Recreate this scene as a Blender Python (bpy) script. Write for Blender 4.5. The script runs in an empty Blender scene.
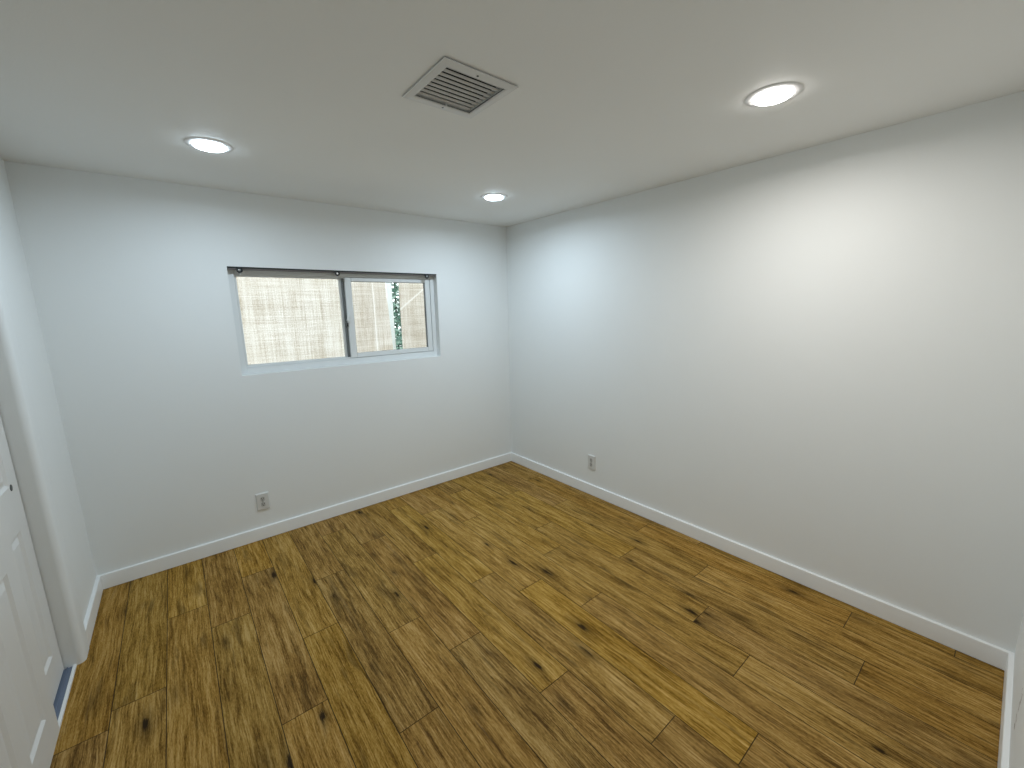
import bpy, bmesh, math, random
from mathutils import Vector, Matrix

random.seed(7)
S = bpy.context.scene
COL = S.collection
PI = math.pi

# ------------------------------------------------------------------ room measures
W, L, H = 3.2585, 3.537, 2.44          # right wall x, depth, ceiling height
HB, TB = 0.095, 0.0165                   # baseboard height / thickness
WX0, WX1, WZ0, WZ1 = 0.886, 2.447, 1.2245, 1.960   # window opening
DY0, DY1, DZ = -0.706, -1.86, 2.03      # closet opening in the left wall

# ------------------------------------------------------------------ camera
cam = bpy.data.cameras.new('camera')
camo = bpy.data.objects.new('camera', cam)
COL.objects.link(camo)
cr = Vector((0.77534477, -0.63116457, -0.02172053))
cu = Vector((0.13015257, 0.12604011, 0.98345015))
cf = Vector((0.61798123, 0.76533991, -0.17987223))
m = Matrix.Identity(4)
for i in range(3):
    m[i][0], m[i][1], m[i][2] = cr[i], cu[i], -cf[i]
m[0][3], m[1][3], m[2][3] = 0.5516, -3.3890, 1.6468
camo.matrix_world = m
cam.sensor_width = 36.0
cam.sensor_fit = 'HORIZONTAL'
cam.lens = 415.03 / 1024 * 36
cam.clip_start = 0.02
S.camera = camo

# ------------------------------------------------------------------ world, exposure
S.view_settings.view_transform = 'Standard'
S.view_settings.look = 'None'
S.view_settings.gamma = 1.0
S.view_settings.exposure = 0.05
S.view_settings.use_curve_mapping = False
wd = bpy.data.worlds.new('world')
S.world = wd
wd.use_nodes = True
bg = wd.node_tree.nodes['Background']
bg.inputs['Color'].default_value = (0.86, 0.94, 1.0, 1)
bg.inputs['Strength'].default_value = 3.3

LAMP_W = {'side': 6.6, 'cool': 8.9, 'warm': 9.4}   # watts of light per downlight
LAMP_SPREAD = 171                        # beam of the downlights, degrees
LAMP_COOL = (0.775, 0.95, 1.10)
LAMP_WARM = (1.0, 0.966, 0.925)
DIFFUSER = 30.0                          # glow of the diffuser discs themselves


# ------------------------------------------------------------------ materials
def mat(name, color, rough=0.5, spec=0.5, metal=0.0):
    mt = bpy.data.materials.new(name)
    mt.use_nodes = True
    b = mt.node_tree.nodes['Principled BSDF']
    b.inputs['Base Color'].default_value = (*color, 1)
    b.inputs['Roughness'].default_value = rough
    b.inputs['Metallic'].default_value = metal
    b.inputs['Specular IOR Level'].default_value = spec
    return mt


class NT:
    def __init__(s, mt):
        s.t = mt.node_tree
        s.n = s.t.nodes
        s.b = s.n['Principled BSDF']

    def add(s, ty, **kw):
        n = s.n.new(ty)
        for k, v in kw.items():
            setattr(n, k, v)
        return n

    def link(s, a, b):
        s.t.links.new(a, b)

    def val(s, sock, v):
        if hasattr(v, 'links') or isinstance(v, bpy.types.NodeSocket):
            s.link(v, sock)
        else:
            sock.default_value = v

    def math(s, op, a, b=0.0, c=None, clamp=False):
        n = s.add('ShaderNodeMath', operation=op, use_clamp=clamp)
        s.val(n.inputs[0], a)
        s.val(n.inputs[1], b)
        if c is not None:
            s.val(n.inputs[2], c)
        return n.outputs[0]

    def ramp(s, fac, stops, interp='LINEAR'):
        n = s.add('ShaderNodeValToRGB')
        n.color_ramp.interpolation = interp
        e = n.color_ramp.elements
        while len(e) < len(stops):
            e.new(0.5)
        for k, (p, c) in enumerate(stops):
            e[k].position = p
            e[k].color = (*c, 1) if len(c) == 3 else c
        s.link(fac, n.inputs[0])
        return n.outputs[0]

    def mix(s, fac, a, b, blend='MIX'):
        n = s.add('ShaderNodeMix', data_type='RGBA', blend_type=blend)
        s.val(n.inputs[0], fac)
        s.val(n.inputs[6], a)
        s.val(n.inputs[7], b)
        return n.outputs[2]

    def noise(s, vec, scale, detail=3.0, rough=0.5, dist=0.0):
        n = s.add('ShaderNodeTexNoise')
        s.link(vec, n.inputs['Vector'])
        n.inputs['Scale'].default_value = scale
        n.inputs['Detail'].default_value = detail
        n.inputs['Roughness'].default_value = rough
        n.inputs['Distortion'].default_value = dist
        return n.outputs['Fac']

    def bump(s, h, strength, dist=0.002):
        n = s.add('ShaderNodeBump')
        n.inputs['Strength'].default_value = strength
        n.inputs['Distance'].default_value = dist
        s.link(h, n.inputs['Height'])
        s.link(n.outputs[0], s.b.inputs['Normal'])


def paint(name, color, rough=0.6, tex=0.12, spec=0.3):
    mt = mat(name, color, rough, spec)
    q = NT(mt)
    tc = q.add('ShaderNodeTexCoord')
    n1 = q.noise(tc.outputs['Object'], 140, 3, 0.55)
    q.bump(n1, tex, 0.002)
    n2 = q.noise(tc.outputs['Object'], 1.7, 3, 0.5)
    c = q.ramp(n2, [(0.3, tuple(v * 0.985 for v in color)), (0.7, color)])
    q.link(c, q.b.inputs['Base Color'])
    return mt


M_WALL = paint('wall_paint', (0.875, 0.895, 0.885), 0.55, 0.10)
M_CEIL = paint('ceiling_paint', (0.91, 0.915, 0.895), 0.6, 0.14)
M_TRIM = paint('trim_paint', (0.93, 0.94, 0.93), 0.35, 0.02, 0.5)
M_DOOR = paint('door_paint', (0.80, 0.80, 0.78), 0.4, 0.03, 0.45)
M_VINYL = mat('window_vinyl', (0.79, 0.815, 0.81), 0.35, 0.5)
M_VINYL_GREY = mat('window_gasket_grey', (0.16, 0.17, 0.17), 0.6, 0.3)
M_DARK = mat('dark_cavity', (0.02, 0.02, 0.02), 0.8, 0.1)
M_STEEL = mat('polished_steel', (0.55, 0.58, 0.60), 0.22, 0.5, 1.0)
M_BLACKMETAL = mat('dark_metal', (0.035, 0.04, 0.042), 0.35, 0.5, 0.6)
M_RAIL = mat('taupe_rail', (0.16, 0.145, 0.135), 0.5, 0.3)
M_TRACK = mat('blue_grey_track', (0.20, 0.245, 0.33), 0.45, 0.4, 0.3)
M_PLATE = mat('outlet_plastic', (0.72, 0.72, 0.70), 0.35, 0.5)
M_RECEPT = mat('receptacle_plastic', (0.50, 0.50, 0.48), 0.4, 0.5)
M_VENT = mat('vent_enamel', (0.74, 0.74, 0.72), 0.4, 0.4)
M_VENTSLAT = mat('vent_slat_enamel', (0.56, 0.56, 0.54), 0.45, 0.4)
M_LAMPRING = mat('lamp_ring_white', (0.85, 0.85, 0.85), 0.4, 0.4)
M_GROUND = paint('ground_concrete', (0.45, 0.43, 0.40), 0.8, 0.2)
M_POST = mat('post_paint', (0.80, 0.89, 0.92), 0.5, 0.3)
M_STUCCO = paint('stucco', (0.7, 0.68, 0.62), 0.9, 0.4)


def emission(name, col, st):
    mt = bpy.data.materials.new(name)
    mt.use_nodes = True
    t = mt.node_tree
    t.nodes.clear()
    o = t.nodes.new('ShaderNodeOutputMaterial')
    e = t.nodes.new('ShaderNodeEmission')
    e.inputs[0].default_value = (*col, 1)
    e.inputs[1].default_value = st
    t.links.new(e.outputs[0], o.inputs[0])
    return mt


M_LED_COOL = emission('led_diffuser_cool', LAMP_COOL, DIFFUSER)
M_LED_WARM = emission('led_diffuser_warm', LAMP_WARM, DIFFUSER)


def glass_mat(name, tint, refl=0.06):
    mt = bpy.data.materials.new(name)
    mt.use_nodes = True
    t = mt.node_tree
    t.nodes.clear()
    o = t.nodes.new('ShaderNodeOutputMaterial')
    mx = t.nodes.new('ShaderNodeMixShader')
    tr = t.nodes.new('ShaderNodeBsdfTransparent')
    gl = t.nodes.new('ShaderNodeBsdfGlossy')
    fr = t.nodes.new('ShaderNodeFresnel')
    fr.inputs[0].default_value = 1.35
    tr.inputs[0].default_value = (*tint, 1)
    gl.inputs['Roughness'].default_value = 0.02
    t.links.new(fr.outputs[0], mx.inputs[0])
    t.links.new(tr.outputs[0], mx.inputs[1])
    t.links.new(gl.outputs[0], mx.inputs[2])
    t.links.new(mx.outputs[0], o.inputs[0])
    return mt


M_GLASS = glass_mat('clear_pane', (0.98, 0.99, 0.985))
M_GLASS_SLIDE = glass_mat('sliding_pane', (0.95, 0.95, 0.94))


def cloth_mat(name, c_hi, c_lo, translucent=0.6):
    """loosely woven burlap: crossing threads of uneven thickness, lit through from behind; sun bands painted in"""
    mt = bpy.data.materials.new(name)
    mt.use_nodes = True
    q = NT(mt)
    tc = q.add('ShaderNodeTexCoord')
    sep = q.add('ShaderNodeSeparateXYZ')
    q.link(tc.outputs['Object'], sep.inputs[0])

    def stretched(sx, sz, detail=2.0):
        mp = q.add('ShaderNodeMapping')
        mp.inputs['Scale'].default_value = (sx, 1, sz)
        q.link(tc.outputs['Object'], mp.inputs[0])
        return q.noise(mp.outputs[0], 1.0, detail, 0.6)
    warp = stretched(120, 3.0)
    weft = stretched(3.0, 120)
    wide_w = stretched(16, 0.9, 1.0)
    sun_bands = stretched(0.5, 15, 2.0)  # broad bands of sunlight painted into the cloth colour
    grain = stretched(110, 110, 2.0)
    h = q.math('MULTIPLY', warp, 0.30)
    h = q.math('MULTIPLY_ADD', weft, 0.27, h)
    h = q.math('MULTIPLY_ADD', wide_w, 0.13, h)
    h = q.math('MULTIPLY_ADD', sun_bands, 0.14, h)
    h = q.math('MULTIPLY_ADD', grain, 0.30, h)
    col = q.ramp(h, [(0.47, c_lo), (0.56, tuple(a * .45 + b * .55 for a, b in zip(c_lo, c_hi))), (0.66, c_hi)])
    # bright lines painted into the cloth colour as narrow near-white strips
    for (ax, az, bx, bz, half) in BRIGHT_LINES:
        ln = math.hypot(bx - ax, bz - az)
        nx, nz = -(bz - az) / ln, (bx - ax) / ln
        dd = q.math('ADD', q.math('MULTIPLY', q.math('SUBTRACT', sep.outputs[0], ax), nx), q.math('MULTIPLY', q.math('SUBTRACT', sep.outputs[2], az), nz))
        f = q.math('SUBTRACT', 1.0, q.math('DIVIDE', q.math('ABSOLUTE', dd), half), clamp=True)
        on = q.math('MULTIPLY', q.math('GREATER_THAN', sep.outputs[0], min(ax, bx) - 0.004), q.math('LESS_THAN', sep.outputs[0], max(ax, bx) + 0.004))
        col = q.mix(q.math('MULTIPLY', q.math('MULTIPLY', f, on), 0.9, clamp=True), col, (0.96, 0.95, 0.93, 1))
    b = q.b
    q.link(col, b.inputs['Base Color'])
    b.inputs['Roughness'].default_value = 0.9
    b.inputs['Specular IOR Level'].default_value = 0.1
    tl = q.add('ShaderNodeBsdfTranslucent')
    q.link(col, tl.inputs[0])
    mx = q.add('ShaderNodeMixShader')
    mx.inputs[0].default_value = translucent
    q.link(b.outputs[0], mx.inputs[1])
    q.link(tl.outputs[0], mx.inputs[2])
    q.link(mx.outputs[0], q.n['Material Output'].inputs[0])
    return mt


BRIGHT_LINES = [(2.022, 0.0, 2.014, 2.6, 0.009), (2.216, 1.765, 2.572, 2.035, 0.012), (2.560, 2.060, 2.640, 1.900, 0.008)]
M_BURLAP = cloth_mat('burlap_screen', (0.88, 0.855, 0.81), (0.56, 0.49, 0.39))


def wood_floor_mat():
    mt = mat('oak_plank', (0.3, 0.2, 0.1), 0.55, 0.08)
    q = NT(mt)
    tc = q.add('ShaderNodeTexCoord')
    at = q.add('ShaderNodeAttribute', attribute_name='plank')
    sp = q.add('ShaderNodeSeparateColor')
    q.link(at.outputs['Color'], sp.inputs[0])
    r1, r2, r3 = sp.outputs[0], sp.outputs[1], sp.outputs[2]
    pos = q.add('ShaderNodeSeparateXYZ')
    q.link(tc.outputs['Object'], pos.inputs[0])

    def vec(sx, sy, ox, oy, xoff=None):
        c = q.add('ShaderNodeCombineXYZ')
        x = q.math('MULTIPLY', pos.outputs[0] if xoff is None else q.math('ADD', pos.outputs[0], xoff), sx)
        q.link(q.math('MULTIPLY_ADD', r1, ox, x), c.inputs[0])
        y = q.math('MULTIPLY', pos.outputs[1], sy)
        q.link(q.math('MULTIPLY_ADD', r2, oy, y), c.inputs[1])
        q.link(q.math('MULTIPLY', r3, 37.0), c.inputs[2])
        return c.outputs[0]
    # grain bends sideways a little along the plank
    bend = q.noise(vec(5.0, 2.6, 11, 23), 1.0, 3, 0.55)
    bendx = q.math('MULTIPLY', q.math('SUBTRACT', bend, 0.5), 0.030)
    fine = q.noise(vec(170, 7.0, 31, 17, xoff=bendx), 1.0, 4, 0.7)
    mid = q.noise(vec(46, 2.2, 53, 29, xoff=bendx), 1.0, 5, 0.65, 0.35)
    wide = q.noise(vec(11, 1.5, 71, 41, xoff=bendx), 1.0, 4, 0.6, 0.4)
    speck = q.noise(vec(330, 60, 13, 7), 1.0, 3, 0.7)
    v = q.math('MULTIPLY', fine, 0.38)
    v = q.math('MULTIPLY_ADD', mid, 0.24, v)
    v = q.math('MULTIPLY_ADD', wide, 0.16, v)
    v = q.math('MULTIPLY_ADD', speck, 0.21, v)
    v = q.math('ADD', v, q.math('MULTIPLY', q.math('SUBTRACT', r3, 0.5), 0.018))
    base = q.ramp(v, [(0.405, FLOOR_C[0]), (0.462, FLOOR_C[1]), (0.502, FLOOR_C[2]), (0.54, FLOOR_C[3]), (0.605, FLOOR_C[4])])
    # knots: small near-black hearts in a brown ring, drawn out along the grain
    vo = q.add('ShaderNodeTexVoronoi', feature='F1')
    vo.inputs['Scale'].default_value = 1.0
    vo.inputs['Randomness'].default_value = 1.0
    q.link(vec(9.0, 3.1, 19, 43, xoff=bendx), vo.inputs['Vector'])
    spc = q.add('ShaderNodeSeparateColor')
    q.link(vo.outputs['Color'], spc.inputs[0])
    pick = q.math('GREATER_THAN', spc.outputs[0], 0.42)
    size = q.math('MULTIPLY_ADD', spc.outputs[1], 0.9, 0.55)
    jit = q.noise(vec(75, 11, 3, 5), 1.0, 4, 0.65)
    d = q.math('DIVIDE', q.math('ADD', vo.outputs['Distance'], q.math('MULTIPLY', q.math('SUBTRACT', jit, 0.5), 0.42)), size)
    ring = q.math('MULTIPLY', q.ramp(d, [(0.06, (1, 1, 1)), (0.17, (0.45, .45, .45)), (0.34, (0, 0, 0))]), pick)
    heart = q.math('MULTIPLY', q.ramp(d, [(0.045, (1, 1, 1)), (0.10, (0, 0, 0))]), pick)
    # dark mineral streaks
    st = q.noise(vec(19, 2.4, 97, 61, xoff=bendx), 1.0, 6, 0.66, 0.3)
    streak = q.ramp(st, [(0.565, (0, 0, 0)), (0.67, (1, 1, 1))])
    pale = q.noise(vec(26, 1.1, 23, 83, xoff=bendx), 1.0, 5, 0.65, 0.4)
    pale = q.ramp(pale, [(0.58, (0, 0, 0)), (0.70, (1, 1, 1))])
    col = q.mix(q.math('MULTIPLY', pale, 0.30), base, (*FLOOR_PALE, 1))
    col = q.mix(q.math('MULTIPLY', streak, 0.55), col, (*FLOOR_DARK, 1))
    col = q.mix(q.math('MULTIPLY', ring, 0.72), col, (*FLOOR_DARK, 1))
    col = q.mix(q.math('MULTIPLY', heart, 0.9), col, (*FLOOR_KNOT, 1))
    # planks are not all the same tone
    tone = q.add('ShaderNodeHueSaturation')
    q.link(col, tone.inputs['Color'])
    q.link(q.math('MULTIPLY_ADD', r2, 0.15, 0.925), tone.inputs['Value'])
    q.link(q.math('MULTIPLY_ADD', r1, 0.006, 0.497), tone.inputs['Hue'])
    q.link(q.math('MULTIPLY_ADD', r3, 0.08, 0.96), tone.inputs['Saturation'])
    q.link(tone.outputs[0], q.b.inputs['Base Color'])
    q.bump(fine, 0.10, 0.001)
    return mt


FLOOR_C = [(0.088, 0.042, 0.006), (0.230, 0.123, 0.022), (0.345, 0.197, 0.043), (0.445, 0.269, 0.074), (0.57, 0.375, 0.135)]
FLOOR_PALE = (0.53, 0.355, 0.135)
FLOOR_DARK = (0.062, 0.034, 0.007)
FLOOR_KNOT = (0.014, 0.007, 0.002)
M_OAK = wood_floor_mat()
M_SEAM = mat('plank_bevel', (0.060, 0.036, 0.014), 0.7, 0.2)
M_UNDER = mat('floor_underlay', (0.03, 0.02, 0.01), 0.9, 0.1)


def scuffed_wall():
    mt = paint('wall_paint_scuffed', (0.875, 0.895, 0.885), 0.55, 0.10)
    q = NT(mt)
    tc = q.add('ShaderNodeTexCoord')
    sp = q.add('ShaderNodeSeparateXYZ')
    q.link(tc.outputs['Object'], sp.inputs[0])
    dx = q.math('ABSOLUTE', q.math('SUBTRACT', sp.outputs[0], 2.642))
    dz = q.math('ABSOLUTE', q.math('SUBTRACT', sp.outputs[2], 0.25))
    inside = q.math('MULTIPLY', q.math('LESS_THAN', dx, 0.022), q.math('LESS_THAN', dz, 0.075))
    mp = q.add('ShaderNodeMapping')
    mp.inputs['Scale'].default_value = (70, 70, 40)
    q.link(tc.outputs['Object'], mp.inputs[0])
    n = q.noise(mp.outputs[0], 1.0, 3, 0.6)
    f = q.math('MULTIPLY', inside, q.ramp(n, [(0.47, (0, 0, 0)), (0.60, (1, 1, 1))]))
    old = q.b.inputs['Base Color'].links[0].from_socket
    q.link(q.mix(q.math('MULTIPLY', f, 0.8), old, (0.20, 0.13, 0.11, 1)), q.b.inputs['Base Color'])
    return mt


M_WALL_SCUFF = scuffed_wall()


# ------------------------------------------------------------------ mesh helpers
def bm_new():
    return bmesh.new()


def add_box(bm, lo, hi, mi=0):
    vs = [bm.verts.new((x, y, z)) for x in (lo[0], hi[0]) for y in (lo[1], hi[1]) for z in (lo[2], hi[2])]
    for f in ((0, 1, 3, 2), (4, 6, 7, 5), (0, 4, 5, 1), (2, 3, 7, 6), (0, 2, 6, 4), (1, 5, 7, 3)):
        bm.faces.new([vs[i] for i in f]).material_index = mi
    return vs


def add_prism(bm, pts, axis, a, b, mi=0):
    """extrude a closed 2-D outline along an axis ('x','y','z') from a to b"""
    def P(u, v, w):
        return {'x': (w, u, v), 'y': (u, w, v), 'z': (u, v, w)}[axis]
    A = [bm.verts.new(P(u, v, a)) for u, v in pts]
    B = [bm.verts.new(P(u, v, b)) for u, v in pts]
    n = len(pts)
    fs = [bm.faces.new(A), bm.faces.new(B[::-1])]
    for i in range(n):
        fs.append(bm.faces.new((A[i], B[i], B[(i + 1) % n], A[(i + 1) % n])))
    for f in fs:
        f.material_index = mi
    return A + B


def add_lathe(bm, prof, c, n=48, flip=False, mi=0):
    """revolve (radius, z) profile about the vertical through c"""
    rings = []
    for r, z in prof:
        if r < 1e-6:
            rings.append([bm.verts.new((c[0], c[1], c[2] + z))])
        else:
            rings.append([bm.verts.new((c[0] + r * math.cos(2 * PI * k / n), c[1] + r * math.sin(2 * PI * k / n), c[2] + z)) for k in range(n)])
    for A, B in zip(rings, rings[1:]):
        for k in range(n):
            a = A[k % len(A)]; a2 = A[(k + 1) % len(A)]
            b = B[k % len(B)]; b2 = B[(k + 1) % len(B)]
            vs = []
            for v in (a, a2, b2, b):
                if v not in vs:
                    vs.append(v)
            if len(vs) > 2:
                bm.faces.new(vs).material_index = mi


def add_cyl(bm, p, q, r, n=20, mi=0):
    p, q = Vector(p), Vector(q)
    d = (q - p).normalized()
    a = d.orthogonal().normalized()
    b = d.cross(a)
    A = [bm.verts.new(p + r * (math.cos(2 * PI * k / n) * a + math.sin(2 * PI * k / n) * b)) for k in range(n)]
    B = [bm.verts.new(q + r * (math.cos(2 * PI * k / n) * a + math.sin(2 * PI * k / n) * b)) for k in range(n)]
    bm.faces.new(A[::-1]).material_index = mi
    bm.faces.new(B).material_index = mi
    for k in range(n):
        bm.faces.new((A[k], A[(k + 1) % n], B[(k + 1) % n], B[k])).material_index = mi


def obj(name, bm, mats, parent=None, bevel=0.0, smooth=False, segs=2):
    bmesh.ops.recalc_face_normals(bm, faces=bm.faces[:])
    if smooth:
        for f in bm.faces:
            f.smooth = True
        for e in bm.edges:
            if len(e.link_faces) == 2 and e.calc_face_angle(0) > math.radians(35):
                e.smooth = False
    me = bpy.data.meshes.new(name)
    bm.to_mesh(me)
    bm.free()
    for x in (mats if isinstance(mats, (list, tuple)) else [mats]):
        me.materials.append(x)
    o = bpy.data.objects.new(name, me)
    COL.objects.link(o)
    if parent is not None:
        o.parent = parent
    if bevel:
        md = o.modifiers.new('bevel', 'BEVEL')
        md.width = bevel
        md.segments = segs
        md.limit_method = 'ANGLE'
        md.angle_limit = math.radians(40)
        md.harden_normals = True
        for p in me.polygons:
            p.use_smooth = True
    return o


def struct(name, bm, mats, parent=None, label=None, cat=None, **kw):
    o = obj(name, bm, mats, parent, **kw)
    if parent is None:
        o['kind'] = 'structure'
    if label:
        o['label'] = label
    if cat:
        o['category'] = cat
    return o


def tag(o, label, cat, group=None):
    o['label'] = label
    o['category'] = cat
    if group:
        o['group'] = group
    return o


def thing(name, label, cat, loc=(0, 0, 0), rot=(0, 0, 0), group=None):
    o = bpy.data.objects.new(name, None)
    o.empty_display_size = 0.05
    COL.objects.link(o)
    o.location = loc
    o.rotation_euler = rot
    return tag(o, label, cat, group)


def arc(cx, cy, r, a0, a1, n=10):
    return [(cx + r * math.cos(math.radians(a0 + (a1 - a0) * k / n)), cy + r * math.sin(math.radians(a0 + (a1 - a0) * k / n))) for k in range(n + 1)]


def dup_tree(o, parent=None):
    c = o.copy()
    COL.objects.link(c)
    if parent is not None:
        c.parent = parent
    for ch in list(o.children):
        dup_tree(ch, c)
    return c


# ------------------------------------------------------------------ setting: floor
SEAMS = [-0.040, 0.141, 0.323, 0.506, 0.688, 0.866, 1.041, 1.217, 1.402, 1.586, 1.763, 1.937, 2.117, 2.300, 2.480, 2.655, 2.842, 3.020, 3.188, 3.40]
JOINT = [-1.245, -1.143, -0.603, -0.845, -0.448, -1.246, -0.790, -0.262, -0.566, -1.021, -0.215, -0.460, -0.780, -0.285, -1.240, -0.640, -1.060, -0.520, -0.90]
SEAMS = [-0.76, -0.58, -0.40, -0.22] + SEAMS
JOINT = [-0.9, -0.3, -0.7, -1.0] + JOINT
PL = 1.235


def build_floor():
    bm = bm_new()
    lay = bm.loops.layers.float_color.new('plank')
    g, d = 0.0016, 0.0022
    y_back, y_front = 0.06, -L - 0.12
    for k in range(len(SEAMS) - 1):
        x0, x1 = SEAMS[k], SEAMS[k + 1]
        if x1 > W + 0.06:
            x1 = W + 0.06
        cuts = [y_back]
        y = JOINT[k] + PL
        while y > y_front:
            if y < y_back - 0.02:
                cuts.append(y)
            y -= PL
        cuts.append(y_front)
        for ya, yb in zip(cuts, cuts[1:]):
            col = (random.random(), random.random(), random.random(), 1)
            T = [bm.verts.new(p) for p in ((x0 + g, yb + g, 0), (x1 - g, yb + g, 0), (x1 - g, ya - g, 0), (x0 + g, ya - g, 0))]
            B = [bm.verts.new(p) for p in ((x0, yb, -d), (x1, yb, -d), (x1, ya, -d), (x0, ya, -d))]
            fs = [bm.faces.new(T)]
            for i in range(4):
                f = bm.faces.new((B[i], B[(i + 1) % 4], T[(i + 1) % 4], T[i]))
                f.material_index = 1
                fs.append(f)
            for f in fs:
                for lp in f.loops:
                    lp[lay] = col
    add_box(bm, (-0.76, y_front, -0.05), (W + 0.06, y_back, -0.0023), 2)
    return struct('floor', bm, [M_OAK, M_SEAM, M_UNDER], label='light brown oak plank floor running towards the window wall', cat='floor')


build_floor()

# ------------------------------------------------------------------ setting: ceiling and walls
VX0, VX1, VY0, VY1 = 1.368, 1.612, -2.074, -1.834     # duct opening for the vent
bm = bm_new()
for lo, hi in (((-0.80, -L - 0.12), (VX0, 0.16)), ((VX1, -L - 0.12), (W + 0.12, 0.16)), ((VX0, -L - 0.12), (VX1, VY0)), ((VX0, VY1), (VX1, 0.16))):
    add_box(bm, (lo[0], lo[1], H), (hi[0], hi[1], H + 0.10))
struct('ceiling', bm, M_CEIL, label='flat white painted ceiling with round downlights and one vent', cat='ceiling')

bm = bm_new()
for lo, hi in (((-0.12, -0.05), (WX0, H)), ((WX1, -0.05), (W + 0.12, H)), ((WX0, -0.05), (WX1, WZ0)), ((WX0, WZ1), (WX1, H))):
    add_box(bm, (lo[0], 0.0, lo[1]), (hi[0], 0.15, hi[1]))
struct('wall_back', bm, M_WALL, label='white wall holding the wide sliding window', cat='wall')

bm = bm_new()
add_box(bm, (W, -L - 0.12, -0.05), (W + 0.12, 0.0, H))
struct('wall_right', bm, M_WALL, label='long bare white wall right of the window', cat='wall')

bm = bm_new()
add_box(bm, (-0.12, -L - 0.12, -0.05), (W, -L, H))
struct('wall_front', bm, M_WALL_SCUFF, label='white wall at the right edge with brown scuff marks', cat='wall')

bm = bm_new()
R_, CT, CW = 0.026, 0.0170, 0.115
prof = [(-0.12, 0.0), (-0.12, DY0)] + arc(CT - R_, DY0 + R_, R_, -90, 0, 12) + [(CT, DY0 + CW - 0.006), (CT - 0.003, DY0 + CW), (0.0, DY0 + CW), (0.0, 0.0)]
add_prism(bm, prof, 'z', -0.05, DZ)
prof = [(-0.12, DY1), (-0.12, -L), (0.0, -L)] + [(0.0, DY1 - CW), (CT, DY1 - CW)] + arc(CT - R_, DY1 - R_, R_, 0, 90, 12)
add_prism(bm, prof, 'z', -0.05, DZ)
add_box(bm, (-0.12, -L, DZ), (0.0, 0.0, H))
add_box(bm, (0.0, DY1 - CW, DZ), (CT, DY0 + CW, DZ + CW))
struct('wall_left', bm, M_WALL, smooth=True, label='short white wall with a rounded corner at the closet opening', cat='wall')

bm = bm_new()
add_box(bm, (-0.80, -2.05, -0.05), (-0.74, -0.50, H))
add_box(bm, (-0.74, -0.56, -0.05), (-0.12, -0.50, H))
add_box(bm, (-0.74, -2.05, -0.05), (-0.12, -1.99, H))
struct('wall_closet', bm, M_WALL)


# baseboards: square board with a small eased top edge
def base_profile():
    return [(0, 0.003), (TB, 0.003), (TB, HB - 0.004)] + arc(TB - 0.004, HB - 0.004, 0.004, 15, 90, 4) + [(0, HB)]


bp = base_profile()
bm = bm_new()
add_prism(bm, [(-u, v) for u, v in bp], 'x', 0.0, W)
o = struct('baseboard_back', bm, M_TRIM, smooth=True, label='white baseboard under the window wall', cat='baseboard')
bm = bm_new()
add_prism(bm, [(W - u, v) for u, v in bp], 'y', -L, -TB)
struct('baseboard_right', bm, M_TRIM, smooth=True, label='long white baseboard along the bare right wall', cat='baseboard')
bm = bm_new()
add_prism(bm, [(u, v) for u, v in bp], 'y', DY0 + 0.115, -TB)
struct('baseboard_left', bm, M_TRIM, smooth=True, label='short white baseboard between the window wall and closet doors', cat='baseboard')
bm = bm_new()
add_prism(bm, [(-L + u, v) for u, v in bp], 'x', 0.0, W - TB)
struct('baseboard_front', bm, M_TRIM, smooth=True, label='white baseboard running down the right edge of the photo', cat='baseboard')

# ------------------------------------------------------------------ window
FY = 0.055                                  # room face of the window frame
bm = bm_new()
fw = 0.048


def frame_ring(bm, x0, x1, z0, z1, wl, wr, wb, wt, y0, y1, mi=0):
    add_box(bm, (x0, y0, z0), (x0 + wl, y1, z1), mi)
    add_box(bm, (x1 - wr, y0, z0), (x1, y1, z1), mi)
    add_box(bm, (x0 + wl, y0, z0), (x1 - wr, y1, z0 + wb), mi)
    add_box(bm, (x0 + wl, y0, z1 - wt), (x1 - wr, y1, z1), mi)


frame_ring(bm, WX0, WX1, WZ0, WZ1, 0.040, 0.040, 0.046, 0.044, FY, 0.135)
add_box(bm, (WX0 + 0.04, FY + 0.012, WZ0 + 0.046), (WX1 - 0.04, FY + 0.017, WZ0 + 0.058))     # track fin, bottom
add_box(bm, (WX0 + 0.04, FY + 0.012, WZ1 - 0.052), (WX1 - 0.04, FY + 0.017, WZ1 - 0.044))     # track fin, top
win = struct('window_1', bm, M_VINYL, bevel=0.003, label='wide white vinyl sliding window set into the back wall', cat='window')

bm = bm_new()                                # fixed light, left
frame_ring(bm, WX0 + 0.040, 1.655, WZ0 + 0.046, WZ1 - 0.044, 0.014, 0.030, 0.016, 0.014, FY + 0.036, FY + 0.066)
fix = obj('fixed_sash', bm, M_VINYL, win, bevel=0.002)
bm = bm_new()
add_box(bm, (WX0 + 0.054, FY + 0.048, WZ0 + 0.062), (1.625, FY + 0.053, WZ1 - 0.058))
obj('fixed_pane', bm, M_GLASS, fix)
bm = bm_new()                                # weatherstrip: the dark upright line beside the sliding sash
add_box(bm, (1.640, FY + 0.018, WZ0 + 0.058), (1.654, FY + 0.036, WZ1 - 0.052))
obj('weatherstrip', bm, M_VINYL_GREY, win)

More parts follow.
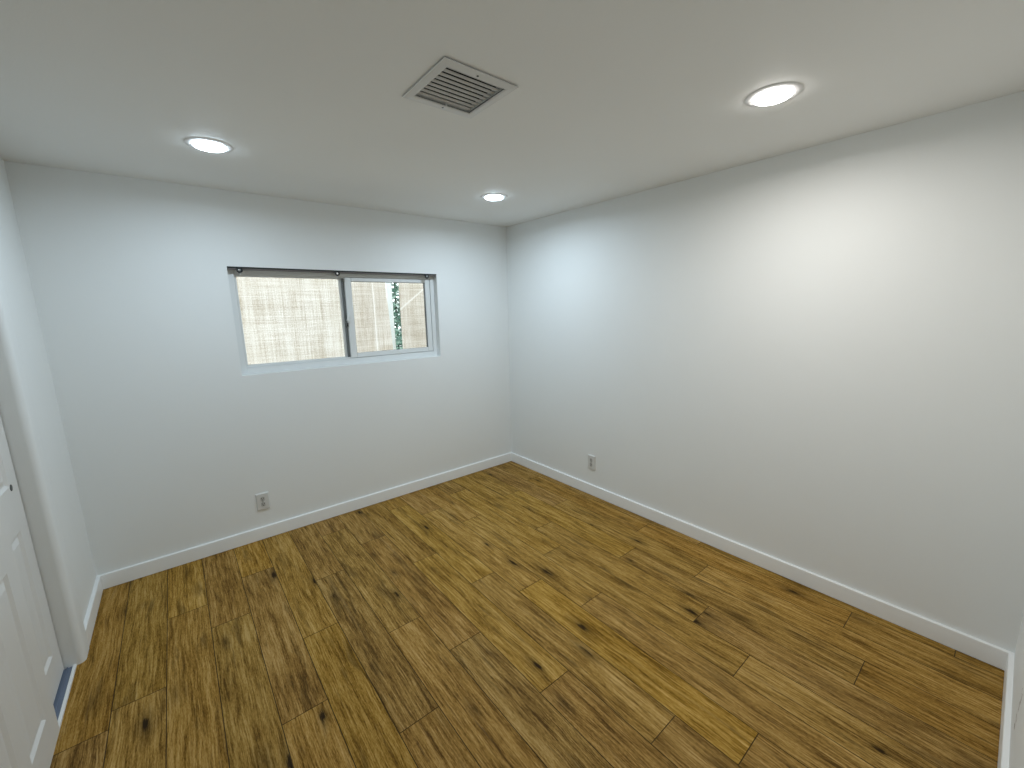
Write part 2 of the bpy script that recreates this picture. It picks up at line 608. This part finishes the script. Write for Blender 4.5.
SX0, SX1, SZ0, SZ1 = 1.657, 2.405, WZ0 + 0.050, WZ1 - 0.046
bm = bm_new()                                # sliding sash, right
frame_ring(bm, SX0, SX1, SZ0, SZ1, 0.052, 0.046, 0.036, 0.030, FY + 0.004, FY + 0.034)
sl = obj('sliding_sash', bm, M_VINYL, win, bevel=0.004)
bm = bm_new()
frame_ring(bm, SX0 + 0.050, SX1 - 0.046, SZ0 + 0.034, SZ1 - 0.028, 0.004, 0.007, 0.003, 0.004, FY + 0.012, FY + 0.026)
obj('glazing_bead', bm, M_VINYL_GREY, sl)
bm = bm_new()
add_box(bm, (SX0 + 0.052, FY + 0.017, SZ0 + 0.036), (SX1 - 0.046, FY + 0.022, SZ1 - 0.030))
obj('sliding_pane', bm, M_GLASS_SLIDE, sl)
bm = bm_new()                                # sash latch, mid height on the meeting stile
add_box(bm, (1.652, FY - 0.006, 1.560), (1.674, FY + 0.006, 1.628))
add_prism(bm, [(1.642, 1.575), (1.664, 1.575), (1.664, 1.612), (1.650, 1.612)], 'y', FY - 0.018, FY - 0.006)
lt = obj('latch', bm, M_VINYL, sl, bevel=0.002)
bm = bm_new()
add_box(bm, (1.640, FY - 0.012, 1.530), (1.653, FY + 0.016, 1.558))
obj('latch_keeper', bm, M_BLACKMETAL, win, bevel=0.001)

# ------------------------------------------------------------------ curtain rail under the window head
rail = thing('curtain_rail', 'slim taupe curtain rail fixed under the head of the window', 'curtain rail', ((WX0 + WX1) / 2, 0.02, WZ1))
bm = bm_new()
hx = (WX1 - WX0) / 2 - 0.001
pr = [(-0.016, 0), (-0.016, -0.004), (-0.012, -0.004), (-0.012, -0.020), (0.012, -0.020), (0.012, 0)]
add_prism(bm, [(a, b) for a, b in pr], 'x', -hx, hx)
obj('rail', bm, M_RAIL, rail, bevel=0.0015)
bm = bm_new()
add_box(bm, (-hx, -0.0185, -0.0075), (hx, -0.0122, -0.0005))
r2 = obj('rail_lip', bm, M_BLACKMETAL, rail)
for bx in (0.955, 1.590, 2.350):
    dx = bx - (WX0 + WX1) / 2
    bm = bm_new()
    add_box(bm, (dx - 0.020, -0.024, -0.012), (dx + 0.020, 0.010, -0.001))
    add_prism(bm, [(dx + a, -0.024 + b) for a, b in arc(0, 0, 0.018, 0, 360, 18)[:-1]], 'y', -0.030, -0.014)
    b_ = obj('bracket', bm, M_BLACKMETAL, rail, bevel=0.002)
    bm = bm_new()
    add_cyl(bm, (dx - 0.004, -0.036, -0.024), (dx - 0.004, -0.029, -0.024), 0.0075)
    obj('screw', bm, M_STEEL, b_, bevel=0.001)
    bm = bm_new()
    add_cyl(bm, (dx + 0.001, -0.016, -0.052), (dx + 0.001, -0.016, -0.034), 0.005)
    obj('hook', bm, M_STEEL, b_)

# ------------------------------------------------------------------ closet doors (molded six-panel, bypass)
def panel_door(name, label, x_face, x_back, y_far, width, z0, z1):
    """slab with raised-and-fielded panels on the room side (normal +x); y_far is its edge nearest the window wall"""
    bm = bm_new()
    ye = y_far - width
    st, mu = 0.105, 0.095
    pw = (width - 2 * st - mu) / 2
    cols = [(y_far - st - pw, y_far - st), (ye + st, ye + st + pw)]
    rows = [(0.155, 0.770), (0.965, 1.560), (1.665, 1.890)]
    ys = sorted({ye, y_far, *[v for c in cols for v in c]})
    zs = sorted({z0, z1, *[v for r in rows for v in r]})
    cache = {}

    def V(x, y, z):
        k = (round(x, 5), round(y, 5), round(z, 5))
        if k not in cache:
            cache[k] = bm.verts.new((x, y, z))
        return cache[k]

    def is_panel(ya, yb, za, zb):
        return any(abs(ya - c[0]) < 1e-6 for c in cols) and any(abs(za - r[0]) < 1e-6 for r in rows)
    for ya, yb in zip(ys, ys[1:]):
        for za, zb in zip(zs, zs[1:]):
            if not is_panel(ya, yb, za, zb):
                bm.faces.new((V(x_face, ya, za), V(x_face, yb, za), V(x_face, yb, zb), V(x_face, ya, zb)))
                continue
            steps = [(0.0, 0.0), (0.011, -0.009), (0.019, -0.009), (0.040, -0.002)]
            for (i0, d0), (i1, d1) in zip(steps, steps[1:]):
                o_ = [(ya + i0, za + i0), (yb - i0, za + i0), (yb - i0, zb - i0), (ya + i0, zb - i0)]
                n_ = [(ya + i1, za + i1), (yb - i1, za + i1), (yb - i1, zb - i1), (ya + i1, zb - i1)]
                for k in range(4):
                    k2 = (k + 1) % 4
                    bm.faces.new((V(x_face + d0, *o_[k]), V(x_face + d0, *o_[k2]), V(x_face + d1, *n_[k2]), V(x_face + d1, *n_[k])))
            i1, d1 = steps[-1]
            bm.faces.new((V(x_face + d1, ya + i1, za + i1), V(x_face + d1, yb - i1, za + i1), V(x_face + d1, yb - i1, zb - i1), V(x_face + d1, ya + i1, zb - i1)))
    # edges and back
    for ya, yb in zip(ys, ys[1:]):
        bm.faces.new((V(x_face, ya, z0), V(x_back, ya, z0), V(x_back, yb, z0), V(x_face, yb, z0)))
        bm.faces.new((V(x_face, ya, z1), V(x_face, yb, z1), V(x_back, yb, z1), V(x_back, ya, z1)))
    for za, zb in zip(zs, zs[1:]):
        bm.faces.new((V(x_face, ye, za), V(x_face, ye, zb), V(x_back, ye, zb), V(x_back, ye, za)))
        bm.faces.new((V(x_face, y_far, za), V(x_back, y_far, za), V(x_back, y_far, zb), V(x_face, y_far, zb)))
    for ya, yb in zip(ys, ys[1:]):
        for za, zb in zip(zs, zs[1:]):
            bm.faces.new((V(x_back, ya, za), V(x_back, ya, zb), V(x_back, yb, zb), V(x_back, yb, za)))
    return struct(name, bm, M_DOOR, label=label, cat='door')


d1 = panel_door('door_1', 'white panelled sliding closet door behind the other, with a dark finger pull', -0.055, -0.088, DY0 - 0.006, 0.62, 0.012, 2.045)
d2 = panel_door('door_2', 'white panelled sliding closet door in front, at the lower left edge', -0.010, -0.043, -1.130, 0.72, 0.012, 2.045)
bm = bm_new()
add_cyl(bm, (-0.0600, -0.800, 0.955), (-0.0535, -0.800, 0.955), 0.014, 24)
pull = obj('finger_pull', bm, M_BLACKMETAL, d1, bevel=0.001)
pull['label'] = 'small dark round finger pull'

bm = bm_new()                                # bottom track of the closet doors
add_box(bm, (-0.100, DY1, 0.0), (-0.026, DY0, 0.003))
for x in (-0.097, -0.072, -0.047):
    add_box(bm, (x, DY1, 0.003), (x + 0.004, DY0, 0.008))
trk = struct('trim_1', bm, M_TRACK, label='blue-grey metal floor track under the closet doors', cat='door track')
bm = bm_new()
add_box(bm, (-0.026, DY1, 0.0), (-0.014, DY0, 0.009))
struct('trim_2', bm, M_TRIM, label='thin white edge strip in front of the closet track', cat='trim')

# ------------------------------------------------------------------ downlights
LIGHTS = [
    (0.803, -0.828, 'side', 'round white downlight in the ceiling above and left of the window'),
    (2.480, -0.843, 'cool', 'smallest round downlight, in the ceiling near the far corner'),
    (2.483, -2.652, 'warm', 'largest round downlight, in the ceiling near the right wall'),
]


def make_downlight(kind):
    t = thing('ceiling_downlight', 'x', 'ceiling light', (0, 0, H), group='recessed ceiling downlights')
    bm = bm_new()
    add_lathe(bm, [(0.065, -0.0045), (0.080, -0.0038), (0.092, -0.0026), (0.0955, -0.0014), (0.0965, 0.0), (0.065, 0.0)], (0, 0, 0), 64)
    obj('trim_ring', bm, M_LAMPRING, t, smooth=True)
    bm = bm_new()
    add_lathe(bm, [(0.0650, -0.003), (0.0650, -0.0095), (0.062, -0.0115), (0.050, -0.0138), (0.03, -0.0150), (0.0, -0.0155)], (0, 0, 0), 64)
    obj('diffuser', bm, M_LED_WARM if kind == 'warm' else M_LED_COOL, t, smooth=True)
    ld = bpy.data.lights.new('lamp_light', 'AREA')
    ld.shape = 'DISK'
    ld.size = 0.13
    ld.energy = LAMP_W[kind]
    ld.spread = math.radians(LAMP_SPREAD)
    ld.color = LAMP_WARM if kind == 'warm' else LAMP_COOL
    lo = bpy.data.objects.new('lamp_light', ld)
    COL.objects.link(lo)
    lo.parent = t
    lo.location = (0, 0, -0.017)
    return t


for x, y, k, lab in LIGHTS:
    o = make_downlight(k)
    o.location = (x, y, H)
    o['label'] = lab

# ------------------------------------------------------------------ ceiling vent
vent = thing('ceiling_vent', 'square white louvred air vent in the ceiling', 'vent', (1.489, -1.957, H))
bm = bm_new()
OX, OY, IX, IY = 0.154, 0.157, 0.121, 0.119
prof4 = [(OX - 0.006, OY - 0.006, -0.0032), (OX, OY, -0.0034), (OX - 0.001, OY - 0.001, -0.0055), (IX + 0.006, IY + 0.006, -0.0085), (IX, IY, -0.006), (IX, IY, 0.020)]
rings = [[bm.verts.new((sx * a, sy * b, z)) for sx, sy in ((1, 1), (-1, 1), (-1, -1), (1, -1))] for a, b, z in prof4]
for A, B in zip(rings, rings[1:]):
    for k in range(4):
        bm.faces.new((A[k], A[(k + 1) % 4], B[(k + 1) % 4], B[k]))
obj('frame', bm, M_VENT, vent)
bm = bm_new()
frame_ring3 = ((-OX + 0.005, -OY + 0.005, -IX, OY - 0.005), (IX, -OY + 0.005, OX - 0.005, OY - 0.005), (-IX, -OY + 0.005, IX, -IY), (-IX, IY, IX, OY - 0.005))
for x0, y0, x1, y1 in frame_ring3:
    add_box(bm, (x0, y0, -0.0034), (x1, y1, 0.0))
obj('gap_shadow', bm, M_DARK, vent)  # dark ring painting in the shadow line between vent frame and ceiling
bm = bm_new()
NS = 9
for k in range(NS):
    y = -IY + (k + 0.5) * 2 * IY / NS
    a = math.radians(12)
    w = 0.0064
    dy, dz = w * math.cos(a), w * math.sin(a)
    t = 0.0006
    add_prism(bm, [(y - dy, 0.004 + dz - t), (y - dy, 0.004 + dz + t), (y, 0.0022 + 2 * t), (y + dy, 0.004 - dz + t), (y + dy, 0.004 - dz - t), (y, 0.0022)], 'x', -IX + 0.0005, IX - 0.0005)
obj('louvre_panel', bm, M_VENTSLAT, vent)
bm = bm_new()
add_box(bm, (-IX, -IY, 0.021), (-IX + 0.001, IY, 0.12))
add_box(bm, (IX - 0.001, -IY, 0.021), (IX, IY, 0.12))
add_box(bm, (-IX, -IY, 0.021), (IX, -IY + 0.001, 0.12))
add_box(bm, (-IX, IY - 0.001, 0.021), (IX, IY, 0.12))
add_box(bm, (-IX, -IY, 0.12), (IX, IY, 0.121))
obj('duct_box', bm, M_DARK, vent)
for dx, dy in ((-0.011, -0.134), (0.006, 0.134)):
    bm = bm_new()
    add_lathe(bm, [(0.0, -0.0095), (0.0035, -0.0088), (0.0048, -0.0062), (0.0048, -0.004)], (dx, dy, 0), 16)
    obj('screw', bm, M_BLACKMETAL, vent, smooth=True)
bm = bm_new()
add_box(bm, (0.008, IY - 0.012, -0.012), (0.013, IY - 0.004, 0.004))
obj('damper_lever', bm, M_VENT, vent, bevel=0.001)


# ------------------------------------------------------------------ outlets
def make_outlet():
    """faces local -y; origin at the centre of the plate on the wall"""
    t = thing('wall_outlet', 'x', 'outlet', group='duplex wall outlets')
    pw, ph = 0.0415, 0.0640
    bm = bm_new()
    A = [bm.verts.new((sx * pw, 0, sz * ph)) for sx, sz in ((1, 1), (-1, 1), (-1, -1), (1, -1))]
    B = [bm.verts.new((sx * pw, -0.003, sz * ph)) for sx, sz in ((1, 1), (-1, 1), (-1, -1), (1, -1))]
    C = [bm.verts.new((sx * (pw - 0.005), -0.0090, sz * (ph - 0.005))) for sx, sz in ((1, 1), (-1, 1), (-1, -1), (1, -1))]
    for P, Q in ((A, B), (B, C)):
        for k in range(4):
            bm.faces.new((P[k], P[(k + 1) % 4], Q[(k + 1) % 4], Q[k]))
    bm.faces.new(C)
    bm.faces.new(A[::-1])
    obj('cover_plate', bm, M_PLATE, t)
    for s in (1, -1):
        cz = s * 0.0205
        bm = bm_new()
        pts = arc(0, cz, 0.0172, 42, 138, 8) + arc(0, cz, 0.0172, 222, 318, 8)
        add_prism(bm, pts, 'y', -0.0112, -0.006)
        rc = obj('receptacle', bm, M_RECEPT, t, bevel=0.0008)
        bm = bm_new()
        add_box(bm, (-0.0078, -0.0117, cz - 0.0005), (-0.0052, -0.0110, cz + 0.0085))
        add_box(bm, (0.0052, -0.0117, cz + 0.0005), (0.0078, -0.0110, cz + 0.0080))
        add_prism(bm, arc(0, cz - 0.0070, 0.0030, 0, 360, 14)[:-1], 'y', -0.0117, -0.0110)
        obj('slots', bm, M_DARK, rc)
    bm = bm_new()
    add_cyl(bm, (0, -0.0108, 0), (0, -0.007, 0), 0.0035)
    obj('screw', bm, M_STEEL, t)
    return t


o1 = make_outlet()
o1.location = (0.905, 0.0, 0.2885)
o1['label'] = 'white duplex outlet low on the wall under the window'
o2 = dup_tree(o1)
o2.location = (W, -1.128, 0.302)
o2.rotation_euler = (0, 0, -PI / 2)
o2['label'] = 'white duplex outlet low on the bare right wall'

# ------------------------------------------------------------------ outside the window
bm = bm_new()
add_box(bm, (-3.0, 0.151, -0.30), (7.0, 6.0, -0.15))
struct('ground', bm, M_GROUND)


def screen_mesh(x0, x1, z0, z1, y, seed, amp=0.006, n=40, m_=24, lean=0.0):
    bm = bm_new()
    rd = random.Random(seed)
    ph = [rd.random() * 6.28 for _ in range(6)]
    grid = []
    for i in range(n + 1):
        rowv = []
        for j in range(m_ + 1):
            u, v = i / n, j / m_
            yy = y + amp * (math.sin(u * 17 + ph[0] + 1.2 * math.sin(v * 4 + ph[1])) + 0.6 * math.sin(u * 6 + v * 5 + ph[2]))
            zz = z0 + (z1 - z0) * v
            rowv.append(bm.verts.new((x0 + (x1 - x0) * u + lean * zz, yy, zz)))
        grid.append(rowv)
    for i in range(n):
        for j in range(m_):
            bm.faces.new((grid[i][j], grid[i + 1][j], grid[i + 1][j + 1], grid[i][j + 1]))
    bmesh.ops.solidify(bm, geom=bm.faces[:], thickness=0.0012)
    return bm


SY = 0.42
LEAN = -0.046
sA = thing('shade_screen', 'wide beige woven shade screen outside, filling the left pane', 'shade screen', (0, SY, -0.15), group='woven shade screens outside the window')
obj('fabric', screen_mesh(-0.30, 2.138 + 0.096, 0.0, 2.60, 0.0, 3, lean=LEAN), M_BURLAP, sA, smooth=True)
bm = bm_new()
add_cyl(bm, (-0.5, 0, 2.62), (2.15, 0, 2.62), 0.022)
obj('top_rod', bm, M_POST, sA)
sB = thing('shade_screen', 'beige woven shade screen outside, at the right end of the window', 'shade screen', (0, SY, -0.15), group='woven shade screens outside the window')
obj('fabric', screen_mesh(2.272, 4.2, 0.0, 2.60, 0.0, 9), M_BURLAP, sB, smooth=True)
bm = bm_new()
add_cyl(bm, (2.24, 0, 2.62), (4.3, 0, 2.62), 0.022)
obj('top_rod', bm, M_POST, sB)
bm = bm_new()
add_box(bm, (2.447, 1.13, -0.15), (2.510, 1.17, 2.75))
po = obj('screen_post', bm, M_POST, bevel=0.003)
tag(po, 'pale blue-white upright board in the gap between the two shade screens', 'post')

# hedge seen through the gap
def build_hedge():
    bm = bm_new()
    rd = random.Random(5)
    for _ in range(7500):
        x = rd.uniform(2.42, 3.0)
        z = rd.uniform(-0.12, 2.6)
        y = 1.35 + 0.22 * rd.random() + 0.05 * math.sin(x * 7 + z * 5)
        s = rd.uniform(0.02, 0.045)
        d = Vector((rd.uniform(-1, 1), rd.uniform(-1, 0.3), rd.uniform(-0.6, 1))).normalized()
        a = d.orthogonal().normalized()
        p = Vector((x, y, z))
        q = [p - d * s, p + a * s * 0.45 - d * s * 0.1, p + d * s, p - a * s * 0.45 - d * s * 0.1]
        bm.faces.new([bm.verts.new(v) for v in q]).material_index = rd.choice((0, 0, 1))
    return bm


M_LEAF = mat('hedge_leaf', (0.16, 0.34, 0.26), 0.5, 0.4)
M_LEAF2 = mat('hedge_leaf_pale', (0.40, 0.58, 0.50), 0.5, 0.4)
hd = obj('hedge', build_hedge(), [M_LEAF, M_LEAF2])
tag(hd, 'green hedge glimpsed through the gap between the two shade screens', 'hedge')
bm = bm_new()
for k in range(9):
    x = 2.44 + k * 0.06
    add_cyl(bm, (x, 1.5, -0.15), (x + 0.04, 1.52, 2.3), 0.012, 8)
obj('stem', bm, mat('hedge_wood', (0.05, 0.10, 0.06), 0.8, 0.2), hd)
